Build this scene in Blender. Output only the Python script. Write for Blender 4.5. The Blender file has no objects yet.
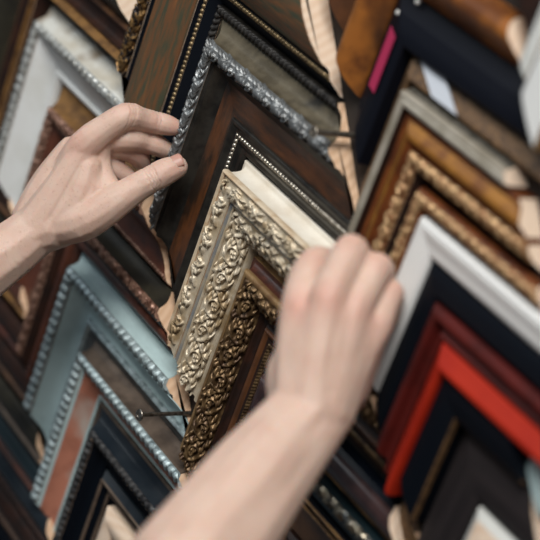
import bpy, bmesh, math, random
import numpy as np
from mathutils import Vector, Matrix, noise
random.seed(4)
SC = bpy.context.scene
COL = SC.collection
R2 = math.sqrt(2.0)

# ------------------------------------------------------------------ materials
MATS = {}
def mat(name, base, rough=.5, metal=0., c2=None, scale=40., stretch=1., mixlo=.42, mixhi=.62, bump=.0,
        bscale=250., c3=None, coat=0., sss=0., spec=.5, grain=False, r2=None):
    m = bpy.data.materials.new(name); m.use_nodes = True
    nt = m.node_tree; N = nt.nodes; L = nt.links
    p = N['Principled BSDF']
    p.inputs['Base Color'].default_value = (*base, 1)
    p.inputs['Roughness'].default_value = rough
    p.inputs['Metallic'].default_value = metal
    p.inputs['Coat Weight'].default_value = coat
    p.inputs['Coat Roughness'].default_value = .25
    p.inputs['Specular IOR Level'].default_value = spec
    tc = N.new('ShaderNodeTexCoord'); mp = N.new('ShaderNodeMapping')
    L.new(tc.outputs['UV' if grain else 'Object'], mp.inputs['Vector'])
    mp.inputs['Scale'].default_value = (1, stretch, 1)
    def noise_(sc, det=5., rg=.6):
        n = N.new('ShaderNodeTexNoise'); n.inputs['Scale'].default_value = sc
        n.inputs['Detail'].default_value = det; n.inputs['Roughness'].default_value = rg
        L.new(mp.outputs['Vector'], n.inputs['Vector']); return n
    cur = None
    if c2 is not None:
        n = noise_(scale)
        r = N.new('ShaderNodeMapRange'); r.inputs['From Min'].default_value = mixlo; r.inputs['From Max'].default_value = mixhi
        L.new(n.outputs['Fac'], r.inputs['Value'])
        mx = N.new('ShaderNodeMix'); mx.data_type = 'RGBA'
        mx.inputs['A'].default_value = (*base, 1); mx.inputs['B'].default_value = (*c2, 1)
        L.new(r.outputs['Result'], mx.inputs['Factor']); cur = mx.outputs['Result']
        if r2 is not None:
            rr = N.new('ShaderNodeMapRange'); rr.inputs['To Min'].default_value = rough; rr.inputs['To Max'].default_value = r2
            L.new(r.outputs['Result'], rr.inputs['Value']); L.new(rr.outputs['Result'], p.inputs['Roughness'])
        if c3 is not None:
            n3 = noise_(scale * .37, 3.)
            r3 = N.new('ShaderNodeMapRange'); r3.inputs['From Min'].default_value = .55; r3.inputs['From Max'].default_value = .66
            L.new(n3.outputs['Fac'], r3.inputs['Value'])
            m3 = N.new('ShaderNodeMix'); m3.data_type = 'RGBA'
            L.new(cur, m3.inputs['A']); m3.inputs['B'].default_value = (*c3, 1)
            L.new(r3.outputs['Result'], m3.inputs['Factor']); cur = m3.outputs['Result']
        L.new(cur, p.inputs['Base Color'])
    if bump > 0:
        nb = noise_(bscale, 4.)
        b = N.new('ShaderNodeBump'); b.inputs['Strength'].default_value = bump; b.inputs['Distance'].default_value = .001
        L.new(nb.outputs['Fac'], b.inputs['Height']); L.new(b.outputs['Normal'], p.inputs['Normal'])
    if sss > 0:
        p.inputs['Subsurface Weight'].default_value = sss
        p.inputs['Subsurface Radius'].default_value = (1., .35, .18)
        p.inputs['Subsurface Scale'].default_value = .006
    MATS[name] = m
    return m

def raw_wood(name, a, b, sc=420.):
    m = bpy.data.materials.new(name); m.use_nodes = True
    nt = m.node_tree; N = nt.nodes; L = nt.links; p = N['Principled BSDF']
    p.inputs['Roughness'].default_value = .75
    tc = N.new('ShaderNodeTexCoord'); w = N.new('ShaderNodeTexWave')
    w.wave_type = 'RINGS'; w.rings_direction = 'X'
    w.inputs['Scale'].default_value = sc / 10; w.inputs['Distortion'].default_value = 2.2
    w.inputs['Detail'].default_value = 2; w.inputs['Detail Scale'].default_value = 1.2
    mp = N.new('ShaderNodeMapping'); mp.inputs['Location'].default_value = (0, .09, .06)
    L.new(tc.outputs['Object'], mp.inputs['Vector']); L.new(mp.outputs['Vector'], w.inputs['Vector'])
    mx = N.new('ShaderNodeMix'); mx.data_type = 'RGBA'
    mx.inputs['A'].default_value = (*a, 1); mx.inputs['B'].default_value = (*b, 1)
    L.new(w.outputs['Fac'], mx.inputs['Factor']); L.new(mx.outputs['Result'], p.inputs['Base Color'])
    MATS[name] = m

raw_wood('pine', (.80, .56, .38), (.70, .46, .29))
raw_wood('pine_pale', (.87, .70, .55), (.80, .61, .45))
mat('wall_board', (.022, .017, .014), .8, c2=(.035, .025, .02), scale=12)
mat('floor_wood', (.12, .07, .04), .5, c2=(.07, .04, .022), scale=8)
mat('verdigris', (.165, .075, .032), .5, .1, c2=(.060, .070, .042), scale=30, stretch=9, grain=True, c3=(.24, .10, .035), bump=.25, bscale=160)
mat('black_gloss', (.003, .005, .009), .36, spec=.2)
mat('black_satin', (.004, .006, .010), .5, spec=.15)
mat('black_grey', (.034, .031, .026), .38, .3, c2=(.013, .012, .011), scale=60, spec=.45)
mat('antique_gold', (.26, .15, .055), .4, .7, c2=(.02, .018, .02), scale=210, mixlo=.46, mixhi=.56, bump=.2)
mat('gold_bead', (.27, .195, .10), .4, .6, c2=(.12, .085, .045), scale=240)
mat('silver_leaf', (.27, .285, .29), .40, .6, c2=(.15, .155, .155), scale=90, r2=.48)
mat('pewter', (.15, .125, .082), .42, .35, c2=(.085, .07, .045), scale=40, c3=(.016, .015, .014), bump=.2)
mat('dark_rope', (.055, .05, .045), .4, .5, c2=(.02, .018, .017), scale=120)
mat('burnt_brown', (.020, .014, .010), .33, .1, c2=(.13, .046, .015), scale=18, stretch=4, grain=True, mixlo=.42, mixhi=.64, coat=.25, bump=.15, bscale=120)
mat('silver_bead', (.42, .39, .33), .32, .8, c2=(.2, .18, .15), scale=300)
mat('champagne', (.64, .56, .43), .42, .25, c2=(.50, .405, .27), scale=80, c3=(.36, .26, .145), bump=.2, bscale=400)
mat('ivory', (.80, .755, .66), .42, 0, c2=(.70, .63, .52), scale=30, bump=.08)
mat('cream_edge', (.72, .60, .44), .45, .15, c2=(.55, .40, .25), scale=80)
mat('blue_line', (.24, .26, .28), .45, .2, c2=(.42, .38, .30), scale=60)
mat('bronze_leaf', (.20, .125, .058), .4, .55, c2=(.06, .032, .016), scale=130, bump=.2)
mat('old_gold', (.30, .19, .085), .42, .4, c2=(.17, .09, .04), scale=45, bump=.12)
mat('oxblood', (.075, .022, .013), .38, 0, c2=(.03, .012, .009), scale=70, coat=.2)
mat('dark_umber', (.020, .0105, .008), .45, .1, c2=(.038, .015, .009), scale=50, spec=.35)
mat('walnut', (.10, .047, .021), .42, 0, c2=(.045, .022, .012), scale=35, coat=.15)
mat('gilt_brown', (.30, .155, .05), .42, .4, c2=(.14, .07, .028), scale=60)
mat('white_chalk', (.78, .80, .79), .55, 0, c2=(.70, .71, .68), scale=22, bump=.1)
mat('taupe', (.30, .26, .20), .5, .1, c2=(.21, .165, .11), scale=25, bump=.1)
mat('white_worn', (.64, .65, .61), .5, 0, c2=(.52, .49, .41), scale=30, c3=(.21, .15, .09), bump=.1)
mat('white_silver', (.62, .64, .62), .38, .45, c2=(.34, .34, .31), scale=150)
mat('pink_gilt', (.36, .21, .15), .42, .4, c2=(.13, .06, .04), scale=150)
mat('red_brown', (.115, .035, .018), .42, 0, c2=(.05, .018, .011), scale=35, coat=.15)
mat('olive_dark', (.034, .030, .019), .45, .1, c2=(.018, .016, .012), scale=30, spec=.4)
mat('ice_blue', (.50, .655, .665), .48, 0, c2=(.40, .53, .54), scale=18, bump=.08)
mat('ice_silver', (.46, .56, .58), .38, .4, c2=(.22, .28, .29), scale=160)
mat('blue_grey_dark', (.09, .10, .10), .5, .1, c2=(.05, .05, .05), scale=40)
mat('salmon', (.50, .20, .13), .5, 0, c2=(.36, .14, .09), scale=32, c3=(.46, .38, .33), bump=.1)
mat('grey_brown', (.14, .105, .08), .5, .1, c2=(.07, .052, .04), scale=40)
mat('black_blue', (.007, .012, .018), .28, 0, c2=(.018, .024, .03), scale=18, spec=.5)
mat('tarnished', (.12, .12, .12), .35, .6, c2=(.03, .03, .032), scale=130)
mat('burl', (.30, .105, .018), .42, 0, c2=(.12, .038, .009), scale=32, c3=(.06, .022, .008), bump=.05)
mat('chestnut', (.12, .045, .016), .4, 0, c2=(.07, .028, .012), scale=30, coat=.2)
mat('navy_black', (.0045, .0055, .010), .5, 0, spec=.14)
mat('speckled_bronze', (.17, .095, .042), .5, .2, c2=(.06, .034, .018), scale=260)
mat('grey_lip', (.42, .385, .32), .4, .25, c2=(.30, .27, .21), scale=40)
mat('speckled_grey', (.13, .12, .10), .5, .1, c2=(.065, .06, .048), scale=160)
mat('amber', (.15, .042, .009), .42, .1, c2=(.07, .018, .006), scale=40, spec=.4)
mat('yellow_gold', (.32, .135, .018), .42, .3, c2=(.16, .055, .010), scale=45)
mat('gilt_flower', (.62, .41, .21), .38, .45, c2=(.22, .08, .03), scale=170)
mat('pure_white', (.74, .755, .745), .42, 0)
mat('mahogany', (.085, .010, .008), .48, 0, c2=(.045, .007, .006), scale=28, spec=.18)
mat('bright_red', (.37, .022, .008), .5, 0, c2=(.31, .016, .007), scale=20, spec=.15)
mat('black_paint', (.0028, .0045, .008), .5, 0, spec=.12)
mat('weathered', (.026, .021, .022), .6, 0, c2=(.012, .010, .011), scale=9, stretch=60, grain=True, bump=.2, spec=.2)
mat('plum_brown', (.050, .024, .023), .36, 0, c2=(.024, .012, .013), scale=60, coat=.15)
mat('teal_black', (.010, .022, .027), .28, .1, coat=.4)
mat('silver_gold', (.45, .38, .27), .28, .8, c2=(.12, .13, .13), scale=110)
mat('paper', (.52, .56, .62), .7)
mat('pink_tape', (.46, .028, .10), .55)
mat('steel', (.30, .28, .25), .35, .9, c2=(.12, .10, .08), scale=300)
mat('steel_grey', (.36, .33, .28), .4, .8, c2=(.2, .17, .13), scale=300)
mat('pearl', (.75, .75, .72), .3)
mat('pale_grey_white', (.64, .655, .63), .5, 0, c2=(.56, .57, .54), scale=15)

# ------------------------------------------------------------------ relief patterns (height 0..1)
def sstep(a, b, x):
    t = np.clip((x - a) / (b - a), 0, 1); return t * t * (3 - 2 * t)

def lobe(x, y, cx, cy, ang, ln, wd, curl=0., vein=.3):
    """one leaf: a curved teardrop with a sunk midrib, base at (cx, cy)"""
    c, s_ = math.cos(ang), math.sin(ang)
    px = (x - cx) * c + (y - cy) * s_; py = -(x - cx) * s_ + (y - cy) * c
    py = py - curl * px * px / ln
    q = px / ln
    w = wd * np.sqrt(np.clip(q, 0, 1)) * np.sqrt(np.clip(1 - q, 0, 1)) * 2.0 * (1.15 - .45 * q) + 1e-5
    e = np.abs(py) / w
    dome = np.sqrt(np.clip(1 - e * e, 0, 1)) * (1 - vein * np.exp(-(e / .28) ** 2))
    return np.where((q > 0) & (q < 1), dome * (.55 + .45 * np.sin(np.pi * np.clip(q * .8 + .2, 0, 1))), 0)

def spiral(x, y, R, k=.20, turns=2.2, wd=.16):
    r = np.hypot(x, y) + 1e-6; th = np.arctan2(y, x) % (2 * np.pi)
    phi = -np.log(r / R) / k
    n = np.round((phi - th) / (2 * np.pi)); d = (phi - th - 2 * np.pi * n) * k * r
    tt = th + 2 * np.pi * n
    ok = (tt > -.2) & (tt < turns * 2 * np.pi)
    return np.where(ok, np.sqrt(np.clip(1 - (d / (wd * r + .012)) ** 2, 0, 1)), 0) * (.75 + .25 * (r < R * .4))

def p_scroll(U, V):
    """running acanthus scrolls; U along / V across, both in band widths"""
    P = .92
    H = np.zeros_like(U)
    k0, k1 = int(np.floor(U.min() / P)) - 1, int(np.ceil(U.max() / P)) + 1
    # winding stem that links the scrolls
    ps = U / P * np.pi
    st = np.abs(V - .5 - .30 * np.sin(ps)) / (.040 * np.sqrt(1 + (.30 * np.pi / P * np.cos(ps)) ** 2))
    H = np.maximum(H, .7 * np.sqrt(np.clip(1 - st * st, 0, 1)))
    for k in range(k0, k1 + 1):
        sg = 1 if k % 2 else -1
        cu, cv = (k + .5) * P, .5 - .06 * sg
        m = np.abs(U - cu) < .95
        if not m.any(): continue
        x = (U[m] - cu); y = (V[m] - cv) * sg
        h = spiral(x, y, .36, .21, 1.9, .17)
        for a, R0, ln, wd, cl in ((.2, .27, .24, .075, .5), (.95, .27, .25, .08, .5), (1.7, .26, .24, .075, .5), (2.5, .24, .22, .07, .5),
                                  (3.3, .25, .22, .07, .45), (4.1, .26, .26, .08, .4), (4.9, .28, .27, .08, .4), (5.6, .28, .24, .07, .5)):
            h = np.maximum(h, .88 * lobe(x, y, R0 * math.cos(a), R0 * math.sin(a), a + .75, ln, wd, cl))
        for a in (0.3, 1.6, 2.9, 4.2, 5.4):
            h = np.maximum(h, .95 * lobe(x, y, .03 * math.cos(a), .03 * math.sin(a), a, .13, .045, .3))
        for (du, dv, an, ln, wd, cl) in ((.36, .34, .5, .30, .075, -.5), (.38, .20, -.2, .30, .07, .5), (.40, -.36, -.15, .30, .075, .5),
                                         (-.42, .40, -.3, .22, .06, .5), (-.30, -.42, .1, .22, .055, -.4), (.50, -.14, .8, .24, .06, -.5)):
            h = np.maximum(h, .8 * lobe(x, y, du, dv, an, ln, wd, cl))
        H[m] = np.maximum(H[m], h)
    edge = sstep(-.01, .05, V) * (1 - sstep(.95, 1.01, V))
    return H * edge

def p_leaf(U, V):
    """leaf border: a fan of curling leaves and a small volute in every period"""
    P = 1.25
    H = .10 * np.ones_like(U)
    k0, k1 = int(np.floor(U.min() / P)) - 1, int(np.ceil(U.max() / P)) + 1
    for k in range(k0, k1 + 1):
        cu = k * P; m = (U > cu - .6) & (U < cu + 2.0)
        if not m.any(): continue
        x = U[m] - cu; y = V[m] - .5
        h = np.zeros_like(x)
        for (du, dv, an, ln, wd, cl) in ((.02, .40, -.30, .62, .11, -.5), (.12, .34, -.75, .58, .11, -.4), (.30, .36, -.55, .60, .11, -.5), (.48, .30, -.30, .60, .10, -.5),
                                         (.55, -.40, .35, .50, .09, .5), (.80, -.36, .75, .44, .09, .5), (.36, -.44, .12, .46, .07, .4),
                                         (-.1, -.30, .5, .34, .07, .5), (.70, .42, -.10, .46, .07, -.3)):
            h = np.maximum(h, lobe(x, y, du, dv, an, ln, wd, cl, .38))
        h = np.maximum(h, spiral(x - .30, -(y + .20), .20, .22, 1.6, .24))
        h = np.maximum(h, .9 * spiral(x - .98, y - .16, .17, .22, 1.5, .24))
        H[m] = np.maximum(H[m], h)
    return H * sstep(0, .06, V) * (1 - sstep(.94, 1.0, V))

def p_sprig(U, V):
    """separate leafy sprigs on plain ground"""
    P = 1.9
    H = np.zeros_like(U)
    k0, k1 = int(np.floor(U.min() / P)) - 1, int(np.ceil(U.max() / P)) + 1
    for k in range(k0, k1 + 1):
        sg = 1 if k % 2 else -1
        cu = k * P; m = (U > cu - .5) & (U < cu + 2.1)
        if not m.any(): continue
        x = U[m] - cu; y = (V[m] - .5) * sg
        h = .8 * spiral(x - .42, y + .10, .30, .21, 1.7, .20)
        for (du, dv, an, ln, wd, cl) in ((.05, .38, -.35, .55, .10, -.5), (.40, .25, .25, .50, .10, -.6), (.60, .05, .35, .58, .11, -.6), (.62, -.15, -.05, .62, .10, .5),
                                         (.55, -.32, -.1, .50, .08, .3), (1.02, .16, -.2, .50, .10, .6), (1.15, -.10, .45, .44, .09, -.5), (-.12, -.10, .6, .34, .07, .5)):
            h = np.maximum(h, lobe(x, y, du, dv, an, ln, wd, cl, .35))
        H[m] = np.maximum(H[m], h)
    return H * sstep(0, .06, V) * (1 - sstep(.94, 1.0, V))

def p_bead(U, V):
    x = (U / 1.02) % 1.0 - .5
    return np.sqrt(np.clip(1 - (x / .47) ** 2 - ((V - .5) / .46) ** 2, 0, 1))

def p_rope(U, V):
    return (np.abs(np.cos(np.pi * (U / .62 + V * .9))) ** .7) * np.sqrt(np.clip(1 - (2 * V - 1) ** 2, 0, 1))

def p_tongue(U, V):
    x = (U / .62) % 1.0 - .5
    w = .40 * np.sqrt(np.clip(1.05 - V, 0, 1)) + .08
    h = np.sqrt(np.clip(1 - (x / w) ** 2, 0, 1)) * (.6 + .4 * V)
    core = .75 + .25 * np.abs(np.cos(5 * x / w))
    return h * core * sstep(0, .12, V) * (1 - sstep(.88, 1, V))
PAT = dict(scroll=p_scroll, leaf=p_leaf, sprig=p_sprig, bead=p_bead, rope=p_rope, tongue=p_tongue)

# ------------------------------------------------------------------ mesh building
def tagset(o, label=None, cat=None, group=None, kind=None):
    if label: o['label'] = label
    if cat: o['category'] = cat
    if group: o['group'] = group
    if kind: o['kind'] = kind
    return o

def mk(name, verts, faces, material, parent=None, smooth=None, uvs=None):
    me = bpy.data.meshes.new(name)
    me.from_pydata([tuple(v) for v in verts], [], faces)
    me.materials.append(MATS[material] if isinstance(material, str) else material)
    if smooth is not None:
        me.polygons.foreach_set('use_smooth', smooth if hasattr(smooth, '__len__') else [smooth] * len(faces))
    if uvs is not None:
        uv = me.uv_layers.new(name='UVMap')
        idx = np.empty(len(me.loops), int); me.loops.foreach_get('vertex_index', idx)
        uv.data.foreach_set('uv', np.asarray(uvs, float)[idx].ravel())
    me.validate(); me.update()
    o = bpy.data.objects.new(name, me); COL.objects.link(o)
    if parent: o.parent = parent
    return o

def catmull(pts, n=5):
    pts = [np.array(p, float) for p in pts]
    P = [2 * pts[0] - pts[1]] + pts + [2 * pts[-1] - pts[-2]]
    out = []
    for i in range(1, len(P) - 2):
        for j in range(n):
            t = j / n
            out.append(.5 * ((2 * P[i]) + (-P[i-1] + P[i+1]) * t + (2*P[i-1] - 5*P[i] + 4*P[i+1] - P[i+2]) * t*t + (-P[i-1] + 3*P[i] - 3*P[i+1] + P[i+2]) * t**3))
    out.append(pts[-1]); return [tuple(p) for p in out]

def offset_poly(pl, d):
    """pl in (t,h) ; offset against the outward normal"""
    pl = np.array(pl, float); n = len(pl); out = []
    for i in range(n):
        a = pl[max(i-1, 0)]; b = pl[min(i+1, n-1)]
        tx, th = b - a; l = math.hypot(tx, th) or 1
        out.append((pl[i][0] + th / l * d, pl[i][1] - tx / l * d))
    return out

XL, XM, XR = -.270, -.010, .205      # the columns of the display
class Sample:
    """a mitred corner of moulding hung on the wall; its apex points up"""
    def __init__(s, name, label, xc, a0, left, right, group=None, start=0.):
        s.xc, s.a0, s.sl, s.sr, s.st0 = xc, a0, left, right, start
        s.sides = ((-1, left), (1, right)) if right else ((-1, left),)
        s.root = bpy.data.objects.new(name, None); COL.objects.link(s.root)
        s.root.empty_display_size = .02
        s.root.location = (xc, 0, a0 + (.008 if xc == XL else 0))
        tagset(s.root, label, 'frame sample', group)
        s.prof = []
    def pt(s, t, h, d):      # local coordinates; d = signed distance from the mitre along X
        return (d, -h, -t * R2 - abs(d))
    def th(s, pts):
        return [((s.a0 - a) / R2, h) for a, h in pts]
    def band(s, part, material, pts, curve=False, label=None, thick=.0009, lift=0.):
        pl = s.th(pts); s.prof += pl
        if curve: pl = catmull(pl)
        V, F, S, UV = [], [], [], []
        lo = offset_poly(pl, thick)
        for sg, ln in s.sides:
            st = [s.st0, ln]
            def strip(poly, flip, sm):
                for i in range(len(poly) - 1) if not sm else [None]:
                    seg = poly if sm else poly[i:i+2]
                    b = len(V); m = len(seg)
                    for d in st:
                        for (t, h) in seg:
                            V.append(s.pt(t, h, sg * d)); UV.append((abs(d) * R2 + t, t))
                    for j in range(m - 1):
                        f = (b + j, b + j + 1, b + m + j + 1, b + m + j)
                        F.append(f if (flip ^ (sg > 0)) else f[::-1]); S.append(sm)
            strip(pl, False, curve)
            strip(lo, True, False)
            for e in (0, -1):            # side walls
                strip([pl[e], lo[e]], e == 0, False)
            ring = pl + lo[::-1]         # end cap
            b = len(V)
            for (t, h) in ring: V.append(s.pt(t, h, sg * ln)); UV.append((t, h))
            m = len(pl)
            for j in range(m - 1):
                F.append((b + j, b + j + 1, b + 2*m - 2 - j, b + 2*m - 1 - j)); S.append(False)
        o = mk(part, V, F, material, s.root, S, UV)
        if label: o['label'] = label
        return o
    def relief(s, part, material, pts, pat, amp, wfac=1., res=.0008, label=None, width=None, base=.0):
        pl = s.th(pts); s.prof += pl
        P = np.array(pl, float); seg = np.hypot(*np.diff(P, axis=0).T); cum = np.r_[0, np.cumsum(seg)]; W = cum[-1]
        nv = max(8, int(W / res)); vv = np.linspace(0, 1, nv + 1)
        T = np.interp(vv * W, cum, P[:, 0]); H = np.interp(vv * W, cum, P[:, 1])
        dT = np.gradient(T); dH = np.gradient(H); l = np.hypot(dT, dH); NT, NH = -dH / l, dT / l
        V, F, S = [], [], []
        for sg, ln in s.sides:
            nu = max(4, int(ln * R2 / res)); D = np.linspace(0, ln, nu + 1)
            DD, VV = np.meshgrid(D, vv, indexing='ij')
            LL = DD * R2 + T[None, :]
            w = (width or W) * wfac
            h = PAT[pat](LL / w + (.37 if sg > 0 else 0), VV) * amp + base
            tt = T[None, :] + NT[None, :] * h; hh = H[None, :] + NH[None, :] * h
            b = len(V)
            X = sg * DD; Z = -tt * R2 - DD
            V += np.stack([X, -hh, Z], -1).reshape(-1, 3).tolist()
            m = nv + 1
            for i in range(nu):
                for j in range(nv):
                    f = (b + i*m + j, b + i*m + j + 1, b + (i+1)*m + j + 1, b + (i+1)*m + j)
                    F.append(f if sg > 0 else f[::-1])
            S += [True] * (nu * nv)
            lo = offset_poly(list(zip(T, H)), .0012)      # closing wall and cap at the cut end
            b2 = len(V); V += [s.pt(t, q, sg * ln) for t, q in lo]
            for j in range(nv):
                F.append((b + nu*m + j, b + nu*m + j + 1, b2 + j + 1, b2 + j)); S.append(False)
        o = mk(part, V, F, material, s.root, S)
        if label: o['label'] = label
        return o
    def core(s, material='pine', rab=.006, und=.45):
        pl = []
        for p in s.prof:
            if not pl or math.hypot(p[0]-pl[-1][0], p[1]-pl[-1][1]) > .0006: pl.append(p)
        top = [(t, max(h, .0007)) for t, h in offset_poly(pl, .0010)]
        t0, t1 = top[0][0], top[-1][0]; h1 = top[-1][1]
        bot = [(t1 - .0002, h1 * .9), (t1 - .0002, max(.0008, h1*und)), (t1 - rab, max(.0008, h1*und)), (t1 - rab, .0002), (t0 + .0003, .0002)]
        if t1 - rab < t0 + .003: bot = [(t1 - .0002, .0002), (t0 + .0003, .0002)]
        ring = top + bot; n = len(ring)
        bm = bmesh.new()
        cols = [[bm.verts.new(s.pt(t, h, d)) for t, h in ring] for d in ((-s.sl + .0001, 0, s.sr - .0001) if s.sr else (-s.sl + .0001, -s.st0))]
        for c in range(len(cols) - 1):
            for j in range(n):
                bm.faces.new((cols[c][j], cols[c][(j+1) % n], cols[c+1][(j+1) % n], cols[c+1][j]))
        for c in (0, len(cols) - 1):
            f = bm.faces.new(cols[c] if c == 0 else cols[c][::-1])
            bmesh.ops.triangulate(bm, faces=[f])
        bmesh.ops.recalc_face_normals(bm, faces=bm.faces[:])
        me = bpy.data.meshes.new('wood_core'); bm.to_mesh(me); bm.free()
        me.materials.append(MATS[material])
        o = bpy.data.objects.new('wood_core', me); COL.objects.link(o); o.parent = s.root
        o['label'] = 'bare pale wood seen at the cut ends'
        return o

ML, MR = .127, .128          # how far the arms reach left and right of the mitre, per column
LLf, LR = .110, .133
RL, RR_ = .080, .085

# ---- middle column
s = Sample('frame_corner', 'wide mottled brown and verdigris frame corner with gold leaf edge, top of the middle column', XM, .358, ML, MR)
s.band('outer_side', 'black_satin', [(.358, 0), (.357, .018), (.352, .028)])
s.relief('ornament', 'antique_gold', [(.352, .027), (.345, .030), (.336, .024)], 'leaf', .0034, 1.2, label='gilded leaf border')
s.band('cove', 'black_gloss', [(.336, .023), (.330, .019), (.325, .021)], True)
s.band('panel', 'verdigris', [(.325, .024), (.315, .0285), (.298, .0295), (.278, .026), (.262, .019), (.258, .016)], True)
s.band('inner_cove', 'black_gloss', [(.258, .015), (.255, .012), (.2525, .012)], True)
s.relief('bead_row', 'gold_bead', [(.2525, .0125), (.2465, .0125)], 'bead', .0019, 1.0, res=.0005)
s.band('inner_slope', 'black_satin', [(.2465, .0120), (.240, .008), (.2335, .004), (.2325, .001)])
s.core('pine_pale')

s = Sample('frame_corner', 'dark burnt brown frame corner with silver leaf border held between finger and thumb', XM, .2318, .115, MR)
s.band('outer_side', 'black_grey', [(.2318, 0), (.2312, .0075)])
s.relief('rope_edge', 'dark_rope', [(.2312, .0075), (.226, .009), (.2200, .0065)], 'rope', .0022, 1.0, res=.0006, label='dark twisted rope edge')
s.band('back_cove', 'pewter', [(.2200, .0060), (.2125, .0080), (.2065, .0105), (.2020, .0140), (.1990, .0168), (.1978, .0195)], True, label='worn pewter cove on the outer face')
s.relief('ornament', 'silver_leaf', [(.1978, .0195), (.1945, .0238), (.1885, .0255), (.1825, .0225)], 'leaf', .0042, 1.5, res=.0005, label='silver acanthus leaf border')
s.band('shoulder', 'black_grey', [(.1825, .0222), (.1795, .0205), (.1770, .0210), (.1740, .0160), (.1690, .0125), (.163, .0098)], True, label='grey black cove under the border')
s.band('panel', 'burnt_brown', [(.163, .0098), (.152, .0082), (.140, .0078), (.1325, .0080)], True)
s.band('inner_rim', 'black_grey', [(.1325, .0080), (.1315, .0105), (.1275, .0108), (.1225, .0085), (.1190, .0080)], True)
s.relief('bead_row', 'silver_bead', [(.1190, .0080), (.1135, .0074)], 'bead', .0018, 1.0, res=.0004, label='pale silver beads')
s.band('inner_lip', 'black_grey', [(.1135, .0072), (.1100, .0068), (.1060, .0050), (.1015, .0048), (.0985, .0020), (.0980, .0005)])
s.core('pine')

s = Sample('frame_corner', 'cream and gold frame corner carved with scrolls, its outer face plain ivory, in the centre', XM, .0960, .107, MR)
s.band('outer_side', 'ivory', [(.0960, 0), (.0957, .0030), (.0948, .0040), (.0900, .0050), (.0868, .0085), (.0852, .0140), (.0847, .0195)], True, label='smooth ivory outer face')
s.band('edge', 'cream_edge', [(.0847, .0195), (.0868, .0225), (.0866, .0268), (.0845, .0282), (.0825, .0262)], True)
s.relief('ornament', 'champagne', [(.0825, .0250), (.0760, .0262), (.0690, .0266), (.0620, .0250)], 'sprig', .0044, 1.0, res=.0006)
s.band('flat', 'champagne', [(.0620, .0252), (.0600, .0256), (.0592, .0250)])
s.band('groove', 'blue_line', [(.0592, .0240), (.0578, .0228), (.0564, .0232), (.0556, .0218)], label='thin grey blue groove lines')
s.band('flat', 'champagne', [(.0556, .0226), (.0545, .0224), (.0535, .0210)])
s.relief('ornament', 'champagne', [(.0535, .0205), (.0450, .0185), (.0350, .0140), (.0262, .0085)], 'scroll', .0060, 1.18, res=.0005, label='wide band of carved scrolls')
s.band('inner_lip', 'champagne', [(.0262, .0090), (.0235, .0100), (.0215, .0085), (.0203, .0060), (.0198, .0005)], True)
s.core('pine')

s = Sample('frame_corner', 'dark bronze frame corner with deep scroll carving, nested below the cream one', XM, .0190, .121, MR)
s.band('outer_side', 'old_gold', [(.0190, 0), (.0186, .0030), (.0150, .0055), (.0135, .0085)], label='smooth old gold outer face')
s.band('red_cove', 'oxblood', [(.0135, .0085), (.0090, .0085), (.0045, .0120), (.0030, .0150)], True)
s.band('edge', 'old_gold', [(.0030, .0150), (.0035, .0185), (.0005, .0205), (-.0030, .0205)], True)
s.relief('ornament', 'bronze_leaf', [(-.0030, .0200), (-.0120, .0180), (-.0220, .0120), (-.0300, .0075)], 'scroll', .0062, 1.1, res=.0005, label='wide band of dark bronze scrolls')
s.band('cove', 'dark_umber', [(-.0300, .0080), (-.0330, .0085), (-.0360, .0055), (-.0410, .0045), (-.0450, .0060)], True)
s.band('red_line', 'chestnut', [(-.0450, .0060), (-.0470, .0078), (-.0500, .0074), (-.0530, .0055)], True)
s.band('step', 'dark_umber', [(-.0530, .0055), (-.0555, .0050), (-.0560, .0062), (-.0580, .0062)])
s.relief('rope_edge', 'bronze_leaf', [(-.0580, .0060), (-.0650, .0055)], 'rope', .0018, 1.0, res=.0005)
s.band('inner_lip', 'dark_umber', [(-.0650, .0050), (-.0690, .0045), (-.0715, .0030), (-.0720, .0005)])
s.core('pine')

s = Sample('frame_corner', 'rounded plum brown frame corner with black edges emerging right of the forearm', XM, -.0780, ML, MR)
s.band('outer_side', 'black_gloss', [(-.0780, 0), (-.0785, .012), (-.0830, .0155)])
s.band('panel', 'plum_brown', [(-.0830, .0155), (-.0870, .0195), (-.0960, .0215), (-.1060, .0190), (-.1130, .012)], True)
s.band('gold_line', 'gilt_brown', [(-.1130, .012), (-.1150, .0135), (-.1170, .0110)], True)
s.band('inner_slope', 'black_gloss', [(-.1170, .0105), (-.1200, .006), (-.1215, .001)])
s.core('pine_pale')
s = Sample('frame_corner', 'teal black frame corner with silver and gold flower border, bottom edge beside the forearm', XM, -.1220, ML, MR)
s.band('outer_side', 'teal_black', [(-.1220, 0), (-.1225, .010), (-.1260, .017)], True)
s.relief('ornament', 'silver_gold', [(-.1260, .0170), (-.1310, .0190), (-.1370, .0160)], 'leaf', .0040, 1.3, res=.0008, label='silver and gold flower border')
s.band('panel', 'teal_black', [(-.1370, .0155), (-.1430, .0110), (-.1520, .0105)], True)
s.core('pine_pale')
s = Sample('frame_corner', 'brown frame corner with thin gold lines, lowest of the middle column', XM, -.1540, ML, MR)
s.band('outer_side', 'black_gloss', [(-.1540, 0), (-.1545, .0120), (-.1570, .0150)])
s.band('gold_line', 'gilt_brown', [(-.1570, .0150), (-.1590, .0165), (-.1615, .0150)], True)
s.band('cove', 'black_gloss', [(-.1615, .0150), (-.1640, .0110), (-.1680, .0115)])
s.band('gold_line', 'gilt_brown', [(-.1680, .0115), (-.1700, .0135), (-.1720, .0120)], True)
s.band('panel', 'walnut', [(-.1720, .0115), (-.1850, .0090), (-.2050, .0100)], True)
s.core('pine')
s = Sample('frame_corner', 'dark brown plain frame corner under the lowest gold lined one', XM, -.2070, ML, MR)
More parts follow.
